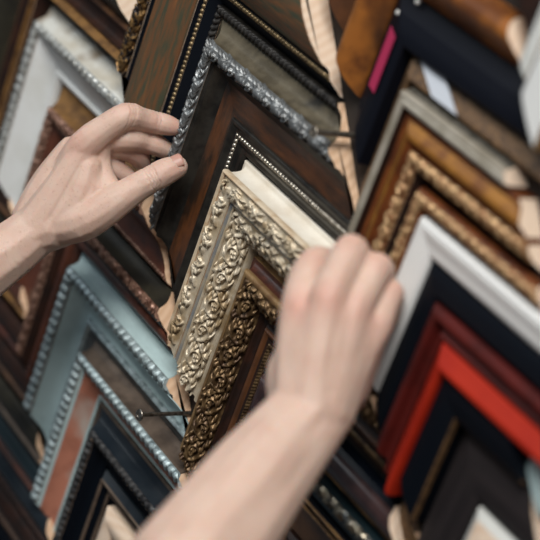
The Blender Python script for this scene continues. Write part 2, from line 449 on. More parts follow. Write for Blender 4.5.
s.band('outer_side', 'dark_umber', [(-.2070, 0), (-.2080, .0120), (-.2130, .0150)])
s.band('panel', 'dark_umber', [(-.2130, .0150), (-.2350, .0120), (-.2500, .0060)], True)
s.core('pine')

# ---- left column
s = Sample('frame_corner', 'dark brown frame corner with pale cut end, uppermost of the left column', XL, .438, LLf, LR)
s.band('outer_side', 'dark_umber', [(.438, 0), (.4375, .018), (.430, .024)])
s.band('panel', 'olive_dark', [(.430, .024), (.415, .026), (.398, .020), (.386, .012)], True)
s.core('pine_pale')
s = Sample('frame_corner', 'brown frame corner with a gold inner band above the chalky white one', XL, .3840, LLf, LR)
s.band('outer_side', 'walnut', [(.3840, 0), (.3835, .010), (.3790, .016)])
s.band('panel', 'dark_umber', [(.3790, .016), (.3700, .012), (.3600, .012), (.3545, .018)], True)
s.band('gold_line', 'gilt_brown', [(.3545, .013), (.3490, .0180), (.3430, .0220), (.3405, .017)], True, label='gold inner band')
s.band('inner_slope', 'dark_umber', [(.3405, .016), (.3330, .010), (.3260, .003)])
s.core('pine')
s = Sample('frame_corner', 'chalky white frame corner with silvery carved rim, upper left above the hand', XL, .3240, LLf, LR)
s.band('outer_side', 'white_worn', [(.3240, 0), (.3235, .0050), (.3190, .0080), (.3130, .0120), (.3090, .0180), (.3070, .0225), (.3055, .0245)], True, label='worn white outer face')
s.relief('ornament', 'white_silver', [(.3055, .0245), (.3000, .0262), (.2930, .0235)], 'leaf', .0035, .8, res=.0009, label='silvery white carved rim')
s.band('panel', 'white_chalk', [(.2930, .0230), (.2860, .0205), (.2760, .0150), (.2640, .0100), (.2570, .0080)], True)
s.band('inner_lip', 'white_chalk', [(.2570, .0080), (.2550, .0100), (.2510, .0095), (.2470, .0060), (.2455, .0010)], True)
s.core('pine')
s = Sample('frame_corner', 'gold brown frame corner with carved pinkish rim beside the left hand', XL, .2440, LLf, .129)
s.band('outer_side', 'gilt_brown', [(.2440, 0), (.2435, .0040), (.2370, .0060), (.2260, .0120), (.2190, .0200)], True, label='smooth gold brown outer face')
s.relief('ornament', 'pink_gilt', [(.2190, .0200), (.2130, .0230), (.2040, .0200)], 'leaf', .0034, .9, res=.0009, label='pinkish carved rim')
s.band('cove', 'red_brown', [(.2040, .0200), (.1950, .0175), (.1800, .0090), (.1640, .0060), (.1530, .0070)], True)
s.relief('rope_edge', 'pink_gilt', [(.1530, .0070), (.1465, .0066)], 'bead', .0018, 1.0, res=.0007)
s.band('inner_slope', 'dark_umber', [(.1465, .0064), (.1430, .0040), (.1410, .0006)])
s.core('pine')
s = Sample('frame_corner', 'dark olive and red brown frame corner with flowered rim, just above the light blue one', XL, .1395, LLf, .130)
s.band('outer_side', 'olive_dark', [(.1395, 0), (.1390, .0030), (.1350, .0050), (.1290, .0100), (.1245, .0180)], True, label='dark olive outer face')
s.relief('ornament', 'pink_gilt', [(.1245, .0180), (.1200, .0210), (.1120, .0190)], 'leaf', .0034, .9, res=.0008, label='carved flowered rim')
s.band('panel', 'dark_umber', [(.1120, .0185), (.1060, .0160), (.1010, .0130)], True)
s.band('inner_rim', 'red_brown', [(.1010, .0130), (.0970, .0150), (.0900, .0140), (.0850, .0080), (.0835, .0010)], True)
s.core('pine')
s = Sample('frame_corner', 'light ice blue frame corner with silvery leaf rim, left column', XL, .0815, .103, LR)
s.band('outer_side', 'ice_blue', [(.0815, 0), (.0812, .0030), (.0780, .0038), (.0775, .0055), (.0730, .0070), (.0680, .0120), (.0650, .0200)], True)
s.relief('ornament', 'ice_silver', [(.0650, .0200), (.0590, .0240), (.0500, .0205)], 'tongue', .0027, 1.15, res=.0008, label='silvery leaf rim')
s.band('groove', 'blue_grey_dark', [(.0500, .0195), (.0490, .0180), (.0475, .0180)])
s.band('cove', 'ice_blue', [(.0475, .0200), (.0420, .0150), (.0330, .0085), (.0230, .0050), (.0160, .0055)], True)
s.band('inner_lip', 'ice_silver', [(.0160, .0055), (.0140, .0085), (.0100, .0095), (.0070, .0060)], True)
s.band('sight_edge', 'blue_grey_dark', [(.0070, .0060), (.0010, .0050), (-.0050, .0030), (-.0052, .0008)])
s.core('pine')
s = Sample('frame_corner', 'pale blue beaded frame corner with worn salmon pink panel, lower left', XL, -.0055, LLf, LR)
s.band('outer_side', 'grey_brown', [(-.0055, 0), (-.0060, .0030), (-.0110, .0065), (-.0150, .0130), (-.0165, .0200)], True)
s.relief('ornament', 'ice_silver', [(-.0165, .0200), (-.0215, .0235), (-.0300, .0200)], 'tongue', .0027, 1.15, res=.0008, label='pale blue beaded rim')
s.band('groove', 'ice_blue', [(-.0300, .0195), (-.0330, .0165)])
s.band('panel', 'salmon', [(-.0330, .0165), (-.0410, .0105), (-.0490, .0065), (-.0560, .0045)], True, label='worn salmon pink panel')
s.band('inner_lip', 'ice_blue', [(-.0560, .0045), (-.0570, .0062), (-.0588, .0060), (-.0596, .0040), (-.0608, .0042), (-.0615, .0010)])
s.core('pine')
s = Sample('frame_corner', 'glossy black frame corner with tarnished silver rim below the salmon one', XL, -.0620, LLf, LR)
s.band('outer_side', 'grey_brown', [(-.0620, 0), (-.0623, .0055), (-.0660, .0060), (-.0680, .0045)])
s.band('back_cove', 'black_blue', [(-.0680, .0045), (-.0770, .0070), (-.0830, .0130), (-.0870, .0180)], True, label='glossy blue black outer face')
s.relief('ornament', 'tarnished', [(-.0870, .0180), (-.0920, .0205), (-.0990, .0175)], 'tongue', .0020, 1.15, res=.0008, label='tarnished silver rim')
s.band('panel', 'black_paint', [(-.0990, .0170), (-.1090, .0090), (-.1210, .0070), (-.1240, .0010)], True)
s.core('pine')
s = Sample('frame_corner', 'black frame corner with fine brown lines around the bare wooden corner, lower left', XL, -.1250, LLf, LR)
s.band('outer_side', 'black_blue', [(-.1250, 0), (-.1255, .0080), (-.1330, .0130)])
s.band('gold_line', 'grey_brown', [(-.1330, .0130), (-.1345, .0150), (-.1365, .0130)], True)
s.band('panel', 'black_paint', [(-.1365, .0125), (-.1450, .0080)])
s.band('gold_line', 'grey_brown', [(-.1450, .0080), (-.1465, .0095), (-.1480, .0075)], True)
s.band('inner_slope', 'black_paint', [(-.1480, .0070), (-.1560, .0020)])
s.core('pine')
s = Sample('frame_corner', 'bare unpainted pale wooden corner at the bottom left of the forearm', XL, -.1580, LLf, LR)
s.band('outer_side', 'pine_pale', [(-.1580, 0), (-.1582, .0110)])
s.band('panel', 'pine_pale', [(-.1582, .0110), (-.1700, .0150), (-.1850, .0120), (-.1880, .0050)], True)
s.core('pine_pale')

# ---- right column
s = Sample('frame_corner', 'chestnut brown frame corner, topmost of the right column', XR, .2700, .066, RR_)
s.band('outer_side', 'chestnut', [(.2700, 0), (.2690, .012), (.2630, .018)], True)
s.band('panel', 'chestnut', [(.2630, .018), (.2480, .0200), (.2300, .0150), (.2140, .0060), (.2100, .0040), (.2095, .0005)], True)
s.core('pine_pale')
s = Sample('frame_corner', 'wide amber brown burl frame corner at the top of the right column', XR, .2085, .065, .110)
s.band('outer_side', 'burl', [(.2085, 0), (.2080, .008), (.2030, .0165), (.1965, .0210)], True)
s.band('panel', 'burl', [(.1965, .0210), (.1890, .0215), (.1780, .0165), (.1680, .0085), (.1638, .0040), (.1634, .0005)], True)
s.core('pine_pale')
s = Sample('frame_corner', 'wide navy black frame corner with a pink sticker', XR, .1630, .068, .119)
s.band('outer_side', 'navy_black', [(.1630, 0), (.1627, .0030), (.1550, .0060), (.1430, .0105)], True)
s.band('panel', 'navy_black', [(.1430, .0105), (.1300, .0133), (.1220, .0140), (.1160, .0135), (.1145, .0110), (.1140, .0010)], True)
s.core('black_satin')
s = Sample('frame_corner', 'speckled bronze frame corner with a paper label', XR, .1130, RL, .118)
s.band('outer_side', 'speckled_bronze', [(.1130, 0), (.1126, .0030), (.1060, .0060), (.0970, .0110)], True)
s.band('panel', 'speckled_bronze', [(.0970, .0110), (.0920, .0130), (.0892, .0120), (.0890, .0010)], True)
s.core('black_satin')
s = Sample('frame_corner', 'grey silver frame corner around the yellow gold one, right column', XR, .0885, RL, RR_)
s.band('outer_side', 'speckled_grey', [(.0885, 0), (.0882, .0040), (.0850, .0080), (.0818, .0160)], True, label='speckled grey outer face')
s.band('edge', 'grey_lip', [(.0818, .0160), (.0808, .0205), (.0785, .0225), (.0755, .0215), (.0725, .0230), (.0690, .0225)], True)
s.band('inner_slope', 'dark_umber', [(.0690, .0220), (.0675, .0180), (.0672, .0010)])
s.core('pine_pale', .012, .75)
s = Sample('frame_corner', 'amber frame corner with a yellow gold band, inside the grey silver one', XR, .0668, RL, .092)
s.band('outer_side', 'amber', [(.0668, 0), (.0665, .0170), (.0640, .0190), (.0590, .0180)])
s.band('gold_band', 'yellow_gold', [(.0590, .0180), (.0500, .0225), (.0450, .0235)], True, label='yellow gold band')
s.band('inner_slope', 'amber', [(.0450, .0230), (.0400, .0195), (.0365, .0180), (.0362, .0010)])
s.core('pine_pale', .012, .8)
s = Sample('frame_corner', 'amber frame corner with a carved gilded flower row nested inside the yellow gold one', XR, .0358, RL, .094)
s.band('outer_side', 'amber', [(.0358, 0), (.0356, .0180), (.0350, .0200)])
s.relief('ornament', 'gilt_flower', [(.0350, .0200), (.0290, .0215), (.0215, .0185)], 'leaf', .0036, .9, res=.0009, label='gilded flower row')
s.band('inner_slope', 'dark_umber', [(.0215, .0180), (.0160, .0120), (.0130, .0050), (.0125, .0010)])
s.core('pine_pale', .016, .8)
s = Sample('frame_corner', 'narrow amber frame corner with a finer flower row, touching the white one', XR, .0120, RL, .096)
s.band('outer_side', 'dark_umber', [(.0120, 0), (.0117, .0080), (.0090, .0140)])
s.band('edge', 'amber', [(.0090, .0145), (.0075, .0195), (.0050, .0210)])
s.relief('ornament', 'gilt_flower', [(.0050, .0210), (.0000, .0225), (-.0055, .0205)], 'leaf', .0032, 1.0, res=.0009, label='gilded flower row')
s.band('panel', 'amber', [(-.0055, .0200), (-.0090, .0190), (-.0120, .0140), (-.0122, .0010)], True)
s.core('pine_pale', .008, .7)
s = Sample('frame_corner', 'plain white frame corner in the right column', XR, -.0130, RL, .100)
s.band('outer_side', 'pure_white', [(-.0130, 0), (-.0132, .0200), (-.0160, .0238)])
s.band('panel', 'pure_white', [(-.0160, .0225), (-.0200, .0240), (-.0320, .0215), (-.0440, .0185), (-.0448, .0010)], True)
s.core('pine_pale')
s = Sample('frame_corner', 'plain black frame corner between the white and the mahogany ones', XR, -.0455, RL, .100)
s.band('outer_side', 'black_paint', [(-.0455, 0), (-.0457, .0170), (-.0480, .0192)])
s.band('panel', 'black_paint', [(-.0480, .0192), (-.0600, .0215), (-.0745, .0200), (-.0755, .0010)], True)
s.core('pine_pale')
s = Sample('frame_corner', 'dark mahogany red frame corner', XR, -.0762, .081, .100)
s.band('outer_side', 'mahogany', [(-.0762, 0), (-.0764, .0220), (-.0780, .0225)])
s.band('panel', 'mahogany', [(-.0780, .0225), (-.0820, .0245), (-.0880, .0250), (-.0930, .0180), (-.1025, .0215), (-.1032, .0010)], True)
s.core('pine_pale')
s = Sample('frame_corner', 'bright red frame corner', XR, -.1040, .075, .100)
s.band('outer_side', 'bright_red', [(-.1040, 0), (-.1042, .0190), (-.1060, .0215)])
s.band('panel', 'bright_red', [(-.1060, .0215), (-.1120, .0245), (-.1255, .0285), (-.1263, .0010)], True)
s.core('pine_pale')
s = Sample('frame_corner', 'plain black frame corner inside the bright red one', XR, -.1270, .062, .053)
s.band('outer_side', 'black_paint', [(-.1270, 0), (-.1272, .0220), (-.1290, .0245)])
s.band('panel', 'black_paint', [(-.1290, .0245), (-.1420, .0250), (-.1585, .0215)], True)
s.band('sight_edge', 'speckled_bronze', [(-.1585, .0215), (-.1598, .0205), (-.1602, .0165)], label='thin bronze inner edge')
s.band('inner_slope', 'black_paint', [(-.1602, .0165), (-.1606, .0020)])
s.core('black_satin')
s = Sample('moulding_offcut', 'straight speckled bronze moulding offcut below the cut ends of the red and black corners', XR, -.1200, .150, 0, start=.0765)
s.band('panel', 'speckled_bronze', [(-.1200, 0), (-.1204, .0060), (-.1300, .0090), (-.1500, .0080), (-.1600, .0040), (-.1610, .0004)], True)
s.core('pine')
s.root['category'] = 'moulding piece'
s = Sample('frame_corner', 'wide weathered charcoal wood frame corner, lower right', XR, -.1630, .083, .050)
s.band('outer_side', 'weathered', [(-.1630, 0), (-.1632, .0080), (-.1650, .0105)])
s.band('panel', 'weathered', [(-.1650, .0105), (-.1850, .0140), (-.2080, .0140), (-.2195, .0100), (-.2200, .0008)], True)
s.core('pine_pale')
s = Sample('frame_corner', 'off white frame corner at the bottom edge inside the weathered one', XR, -.2210, RL, .056)
s.band('outer_side', 'pale_grey_white', [(-.2210, 0), (-.2212, .0120), (-.2300, .0160)])
s.band('panel', 'pine_pale', [(-.2300, .0160), (-.2550, .0160), (-.2800, .0060)], True)
s.core('pine_pale')

# ---- the column beyond, at the right edge (only the ends of its left arms show)
XF, FL, FR = .430, .100, .10
for nm, a0, a1, h, mt, inner, lab in (
    ('frame_corner', .245, .165, .020, 'dark_umber', 'chestnut', 'dark brown frame corner cropped by the top right edge'),
    ('frame_corner', .163, .141, .030, 'pale_grey_white', 'gilt_brown', 'grey white frame corner at the right edge, the upper of two'),
    ('frame_corner', .139, .094, .034, 'pure_white', 'old_gold', 'white frame corner with gold inner edge at the right edge'),
    ('frame_corner', .092, .040, .014, 'grey_lip', 'old_gold', 'pale greyish frame corner at the right edge beside the stepped wooden ends'),
    ('frame_corner', .038, -.010, .012, 'pine_pale', 'old_gold', 'pale wooden frame corner at the right edge above the white one')):
    s = Sample(nm, lab, XF, a0, FL, FR)
    s.band('outer_side', mt, [(a0, 0), (a0 - .0003, h - .006), (a0 - .003, h - .001)])
    s.band('panel', mt, [(a0 - .003, h - .001), (a0 - .008, h), ((a0 + a1) / 2, h), (a1 + .004, h - .002)], True)
    s.band('sight_edge', inner, [(a1 + .004, h - .002), (a1 + .0012, h - .005), (a1 + .001, .001)])
    s.core('pine')
s = Sample('frame_corner', 'light blue frame corner cropped by the right edge', .430, -.030, .171, FR)
s.band('outer_side', 'ice_blue', [(-.0280, 0), (-.0283, .0120), (-.0310, .0150)])
s.band('panel', 'ice_blue', [(-.0310, .0150), (-.0400, .0150), (-.0640, .0120), (-.0650, .0010)], True)
s.core('pine')

# ---- the column beyond, at the left edge (only the lower ends of its right arms show)
XG = -.500
cfg = [(.300, 'dark_umber', 'walnut'), (.255, 'olive_dark', 'dark_umber'), (.205, 'red_brown', 'gilt_brown'),
       (.155, 'dark_umber', 'oxblood'), (.110, 'dark_umber', 'walnut'), (.062, 'olive_dark', 'grey_brown'), (.018, 'teal_black', 'red_brown'),
       (-.022, 'black_blue', 'dark_umber'), (-.066, 'dark_umber', 'walnut'), (-.11, 'black_paint', 'gilt_brown')]
lab = ['dark brown plain frame corner, topmost at the left edge', 'dark olive frame corner at the left edge below the topmost one',
       'red brown frame corner with gilt line at the left edge behind the wrist', 'dark umber frame corner at the left edge below the forearm',
       'umber frame corner with walnut line at the left edge, second above the teal black one', 'dark olive frame corner with brown line under the end of the light blue arm',
       'teal black frame corner with red brown line, lower left edge', 'blue black frame corner with brown line, lower left edge',
       'plum frame corner with grey brown line in the bottom left corner', 'black frame corner with gilt line cropped by the bottom left corner']
for (a0, m1, m2), lb in zip(cfg, lab):
    s = Sample('frame_corner', lb, XG, a0, .06, .122)
    s.band('outer_side', m1, [(a0, 0), (a0 - .0003, .008), (a0 - .004, .012)])
    s.band('panel', m1, [(a0 - .004, .012), (a0 - .016, .015), (a0 - .028, .011)], True)
    s.band('inner_rim', m2, [(a0 - .028, .011), (a0 - .032, .0145), (a0 - .0355, .011), (a0 - .0385, .001)], True)
    s.core('pine')

# ------------------------------------------------------------------ stickers, pins, nails
def patch(name, P, material, label, cat, thick=.0004):
    """thin paper lying on a surface: P = four corners (world), given around the outline"""
    P = [Vector(p) for p in P]; n = (P[1]-P[0]).cross(P[2]-P[0]).normalized()
    if n.y > 0: n = -n
    V = [tuple(p) for p in P] + [tuple(p + n * thick) for p in P]
    F = [(3, 2, 1, 0), (4, 5, 6, 7)] + [(i, (i+1) % 4, 4 + (i+1) % 4, 4 + i) for i in range(4)]
    o = mk(name, V, F, material); tagset(o, label, cat); return o

def surf(xc, a, h, d):
    return (xc + d, -h, a - abs(d))
# pink tape on the left arm of the navy corner, paper on the bronze one
patch('sticker', [surf(XR, .1450, .0116, -.010), surf(XR, .1450, .0116, -.044), surf(XR, .1275, .0153, -.036), surf(XR, .1275, .0153, -.004)],
      'pink_tape', 'bright pink sticker on the navy black frame corner', 'sticker')
patch('paper_label', [surf(XR, .1145, .0080, .010), surf(XR, .1145, .0080, .032), surf(XR, .0915, .0142, .044), surf(XR, .0915, .0142, .022)],
      'paper', 'pale paper label on the speckled bronze frame corner', 'label')

def revolve(prof, n=16):
    V, F = [], []
    for (r, z) in prof:
        for k in range(n):
            a = 2 * math.pi * k / n; V.append((r * math.cos(a), -z, r * math.sin(a)))
    m = len(prof)
    for i in range(m - 1):
        for k in range(n):
            F.append((i*n + k, i*n + (k+1) % n, (i+1)*n + (k+1) % n, (i+1)*n + k))
    F.append(tuple(range(n))[::-1]); F.append(tuple((m-1)*n + k for k in range(n)))
    return V, F
def nail(loc, length, label, rm, tilt=(0, 0), hr=.0042, sr=.0015):
    root = bpy.data.objects.new('hanging_nail', None); COL.objects.link(root); root.location = loc
    root.empty_display_size = .01
    root.rotation_euler = (tilt[0], 0, tilt[1])
    tagset(root, label, 'nail')
    V, F = revolve([(.0004, -.012), (sr, -.006), (sr, length - .001), (sr * 1.25, length)], 14)
    mk('shank', V, F, rm, root, True)
    V, F = revolve([(sr, length - .0006), (hr, length), (hr * 1.02, length + .0008), (hr * .93, length + .0014), (hr * .45, length + .0016), (hr * .40, length + .0011), (.0004, length + .0010)], 20)
    mk('head', V, F, rm, root, False)
nail((0.1285, 0, 0.0725), 0.0440, 'grey nail by the pale wooden ends at the right of the middle column', 'steel_grey', hr=.0046, sr=.0024)
nail((-0.1345, 0, -0.0914), 0.0543, 'shiny steel nail sticking out below the pale wooden block, lower left', 'steel', hr=.0050, sr=.0019)
def pin(loc, label):
    V, F = revolve([(.0008, 0), (.0008, .0015), (.0018, .0020), (.0022, .003), (.0018, .0042), (.0009, .005), (.0002, .0052)], 14)
    o = mk('push_pin', V, F, 'pearl', None, True); o.location = loc; tagset(o, label, 'pin'); return o
pin((0.2019, -0.0060, 0.1429), 'white push pin on the navy black frame corner, left of the other pin')
pin((0.2233, -0.0060, 0.1432), 'white push pin at the top edge, right of the other pin')

# ------------------------------------------------------------------ hands
def skin_mat():
    m = bpy.data.materials.new('skin'); m.use_nodes = True
    nt = m.node_tree; N = nt.nodes; L = nt.links; p = N['Principled BSDF']
    p.inputs['Roughness'].default_value = .5; p.inputs['Specular IOR Level'].default_value = .4
    p.inputs['Subsurface Weight'].default_value = .35
    p.inputs['Subsurface Radius'].default_value = (1., .4, .22); p.inputs['Subsurface Scale'].default_value = .006
    tc = N.new('ShaderNodeTexCoord')
    def nz(s, d=3., r=.55):
        n = N.new('ShaderNodeTexNoise'); n.inputs['Scale'].default_value = s; n.inputs['Detail'].default_value = d
        n.inputs['Roughness'].default_value = r; L.new(tc.outputs['Object'], n.inputs['Vector']); return n
    a = N.new('ShaderNodeAttribute'); a.attribute_name = 'pink'
    n1 = nz(45); r1 = N.new('ShaderNodeMapRange'); r1.inputs['From Min'].default_value = .35; r1.inputs['From Max'].default_value = .7
    L.new(n1.outputs['Fac'], r1.inputs['Value'])
    mx = N.new('ShaderNodeMix'); mx.data_type = 'RGBA'
    mx.inputs['A'].default_value = (.68, .50, .41, 1); mx.inputs['B'].default_value = (.63, .43, .345, 1)
    L.new(r1.outputs['Result'], mx.inputs['Factor'])
    fr = nz(420, 2.); rf = N.new('ShaderNodeMapRange'); rf.inputs['From Min'].default_value = .60; rf.inputs['From Max'].default_value = .72; rf.inputs['To Max'].default_value = .45
    L.new(fr.outputs['Fac'], rf.inputs['Value'])
    m0 = N.new('ShaderNodeMix'); m0.data_type = 'RGBA'; m0.inputs['B'].default_value = (.46, .27, .20, 1)
    L.new(mx.outputs['Result'], m0.inputs['A']); L.new(rf.outputs['Result'], m0.inputs['Factor']); mx = m0
    m2 = N.new('ShaderNodeMix'); m2.data_type = 'RGBA'; m2.inputs['B'].default_value = (.60, .27, .21, 1)
    L.new(mx.outputs['Result'], m2.inputs['A']); L.new(a.outputs['Fac'], m2.inputs['Factor'])
    L.new(m2.outputs['Result'], p.inputs['Base Color'])
    nb = nz(900, 3.); nb2 = nz(260, 4.); ad = N.new('ShaderNodeMath'); ad.operation = 'ADD'
    L.new(nb.outputs['Fac'], ad.inputs[0]); L.new(nb2.outputs['Fac'], ad.inputs[1])
    b = N.new('ShaderNodeBump'); b.inputs['Strength'].default_value = .35; b.inputs['Distance'].default_value = .0006
    L.new(ad.outputs[0], b.inputs['Height']); L.new(b.outputs['Normal'], p.inputs['Normal'])
    MATS['skin'] = m
skin_mat()
mat('nail_skin', (.56, .30, .24), .42, sss=.2)

def chain_balls(bm, pts, step=.0015):
    """pts: (x,y,z,r) ; dense overlapping balls, remeshed later into one skin"""
    for (a, b) in zip(pts[:-1], pts[1:]):
        A, B = Vector(a[:3]), Vector(b[:3]); n = max(1, int((B - A).length / max(step, .15 * min(a[3], b[3]))))
        for i in range(n + 1):
            t = i / n
            bmesh.ops.create_icosphere(bm, subdivisions=2, radius=a[3] + (b[3]-a[3]) * t, matrix=Matrix.Translation(A.lerp(B, t)))

def smooth_chain(pts, n=3):
    P = catmull([tuple(p) for p in pts], n); return P

def build_skin(chains, voxel=.0011, smooth=8):
    bm = bmesh.new()
    for ch, sm in chains:
        chain_balls(bm, smooth_chain(ch) if sm and len(ch) > 2 else ch)
    me = bpy.data.meshes.new('tmp_skin'); bm.to_mesh(me); bm.free()
    o = bpy.data.objects.new('tmp_skin', me); COL.objects.link(o)
    r = o.modifiers.new('r', 'REMESH'); r.mode = 'VOXEL'; r.voxel_size = voxel; r.adaptivity = 0
    s = o.modifiers.new('s', 'SMOOTH'); s.factor = .6; s.iterations = smooth
    dg = bpy.context.evaluated_depsgraph_get()
    ev = o.evaluated_get(dg); m2 = ev.to_mesh()
    n = len(m2.vertices); co = np.empty(n * 3, np.float32); m2.vertices.foreach_get('co', co)
    no = np.empty(n * 3, np.float32); m2.vertex_normals.foreach_get('vector', no)
    F = [tuple(p.vertices) for p in m2.polygons]
    ev.to_mesh_clear(); bpy.data.objects.remove(o); bpy.data.meshes.remove(me)
    return co.reshape(-1, 3).astype(float), no.reshape(-1, 3).astype(float), F

LEFT = {'chains': [[(-0.12941, -0.10087, 0.11834, 0.012), (-0.10731, -0.09445, 0.1329, 0.0142), (-0.08946, -0.08226, 0.14373, 0.0122), (-0.0766, -0.06855, 0.15098, 0.0118), (-0.0766, -0.05486, 0.14931, 0.0102), (-0.07546, -0.04285, 0.14714, 0.0098), (-0.07194, -0.03246, 0.14405, 0.0092), (-0.06964, -0.02719, 0.14189, 0.0074)], [(-0.14888, -0.09549, 0.11742, 0.012), (-0.128, -0.08787, 0.13362, 0.0125), (-0.10599, -0.07486, 0.13809, 0.0114), (-0.09069, -0.06173, 0.13669, 0.0112), (-0.09074, -0.04485, 0.13512, 0.0102), (-0.08871, -0.03453, 0.13156, 0.0098), (-0.08866, -0.02686, 0.12845, 0.0084)], [(-0.16665, -0.08982, 0.11226, 0.012), (-0.14838, -0.08165, 0.12689, 0.012), (-0.12381, -0.07261, 0.1332, 0.0106), (-0.10555, -0.06286, 0.13338, 0.0106), (-0.10284, -0.05193, 0.13052, 0.0102), (-0.10484, -0.04318, 0.12632, 0.0098), (-0.10885, -0.03709, 0.12255, 0.0084)], [(-0.17914, -0.08349, 0.10538, 0.011), (-0.16255, -0.07584, 0.11528, 0.0105), (-0.13896, -0.07111, 0.121, 0.0096), (-0.12018, -0.06746, 0.12171, 0.0098), (-0.1168, -0.05823, 0.11672, 0.0092), (-0.11745, -0.04867, 0.11029, 0.0086)], [(-0.1485, -0.10943, 0.07273, 0.016), (-0.12341, -0.09714, 0.07138, 0.0175), (-0.10698, -0.08487, 0.07671, 0.016), (-0.0933, -0.0736, 0.08447, 0.0142), (-0.08345, -0.06199, 0.09162, 0.0124), (-0.07489, -0.05287, 0.09645, 0.0122), (-0.06722, -0.04318, 0.10114, 0.0118), (-0.06267, -0.03518, 0.10408, 0.01)], [(-0.1534, -0.1198, 0.0755, 0.02), (-0.13205, -0.10767, 0.09953, 0.0165), (-0.10814, -0.0944, 0.12967, 0.0125)], [(-0.1667, -0.11499, 0.08462, 0.02), (-0.14923, -0.10388, 0.11181, 0.018), (-0.12918, -0.09295, 0.13458, 0.014)], [(-0.17683, -0.10564, 0.08245, 0.018), (-0.16399, -0.09417, 0.10593, 0.015), (-0.14931, -0.0823, 0.12535, 0.0118)], [(-0.18276, -0.09878, 0.07896, 0.015), (-0.17712, -0.08546, 0.09932, 0.0125), (-0.16605, -0.07375, 0.11551, 0.01)], [(-0.13895, -0.10491, 0.07546, 0.0185), (-0.11945, -0.09645, 0.09372, 0.0155), (-0.10989, -0.09151, 0.11464, 0.0125)], [(-0.1236, -0.09618, 0.07754, 0.0165), (-0.11387, -0.08987, 0.09499, 0.013), (-0.11071, -0.08864, 0.11766, 0.0115)], [(-0.10176, -0.08178, 0.13543, 0.011), (-0.10874, -0.07941, 0.12195, 0.0095), (-0.10807, -0.07811, 0.10603, 0.01), (-0.10176, -0.07635, 0.09029, 0.011)], [(-0.10939, -0.08964, 0.13034, 0.012), (-0.11418, -0.08699, 0.11443, 0.012), (-0.11211, -0.08486, 0.09643, 0.013)], [(-0.16961, -0.09097, 0.07558, 0.015), (-0.14606, -0.07871, 0.07831, 0.013), (-0.12424, -0.0708, 0.08742, 0.01)], [(-0.15008, -0.11212, 0.07483, 0.0225), (-0.15832, -0.12138, 0.07158, 0.0225), (-0.16995, -0.13549, 0.06041, 0.0245), (-0.18096, -0.15368, 0.04905, 0.0275), (-0.19749, -0.18455, 0.03042, 0.0325), (-0.22145, -0.23021, 0.00369, 0.0385), (-0.25249, -0.28987, -0.03226, 0.043), (-0.29024, -0.37054, -0.07949, 0.045)], [(-0.17129, -0.10355, 0.07744, 0.019), (-0.18852, -0.11857, 0.06754, 0.022), (-0.20454, -0.14055, 0.05364, 0.026), (-0.22415, -0.17049, 0.03539, 0.031), (-0.24885, -0.21694, 0.0082, 0.036)]], 'voxel': 0.0009, 'smooth': 13, 'creases': [((-0.07489, -0.05287, 0.09645), (-0.06267, -0.03518, 0.10408), 0.011, (-0.0034, -0.001, 0.0014, 0.0036), 0.0008), ((-0.07639, -0.06856, 0.15178), (-0.07546, -0.04285, 0.14714), 0.011, (-0.0022, 0.0002, 0.0026), 0.0006), ((-0.07546, -0.04285, 0.14714), (-0.0751, -0.02516, 0.14469), 0.009, (-0.0012, 0.0012), 0.0005)], 'pink': [((-0.04687, -0.04309, 0.09884), 0.01, 0.75), ((-0.05396, -0.05085, 0.09543), 0.009, 0.35), ((-0.07275, -0.02494, 0.14305), 0.012, 0.7), ((-0.06956, -0.04677, 0.14669), 0.01, 0.3), ((-0.07257, -0.07029, 0.15652), 0.011, 0.3), ((-0.10278, -0.10082, 0.13457), 0.014, 0.35), ((-0.10112, -0.04802, 0.13021), 0.014, 0.45), ((-0.10171, -0.02731, 0.12983), 0.014, 0.6), ((-0.12769, -0.04758, 0.12238), 0.014, 0.3)]}
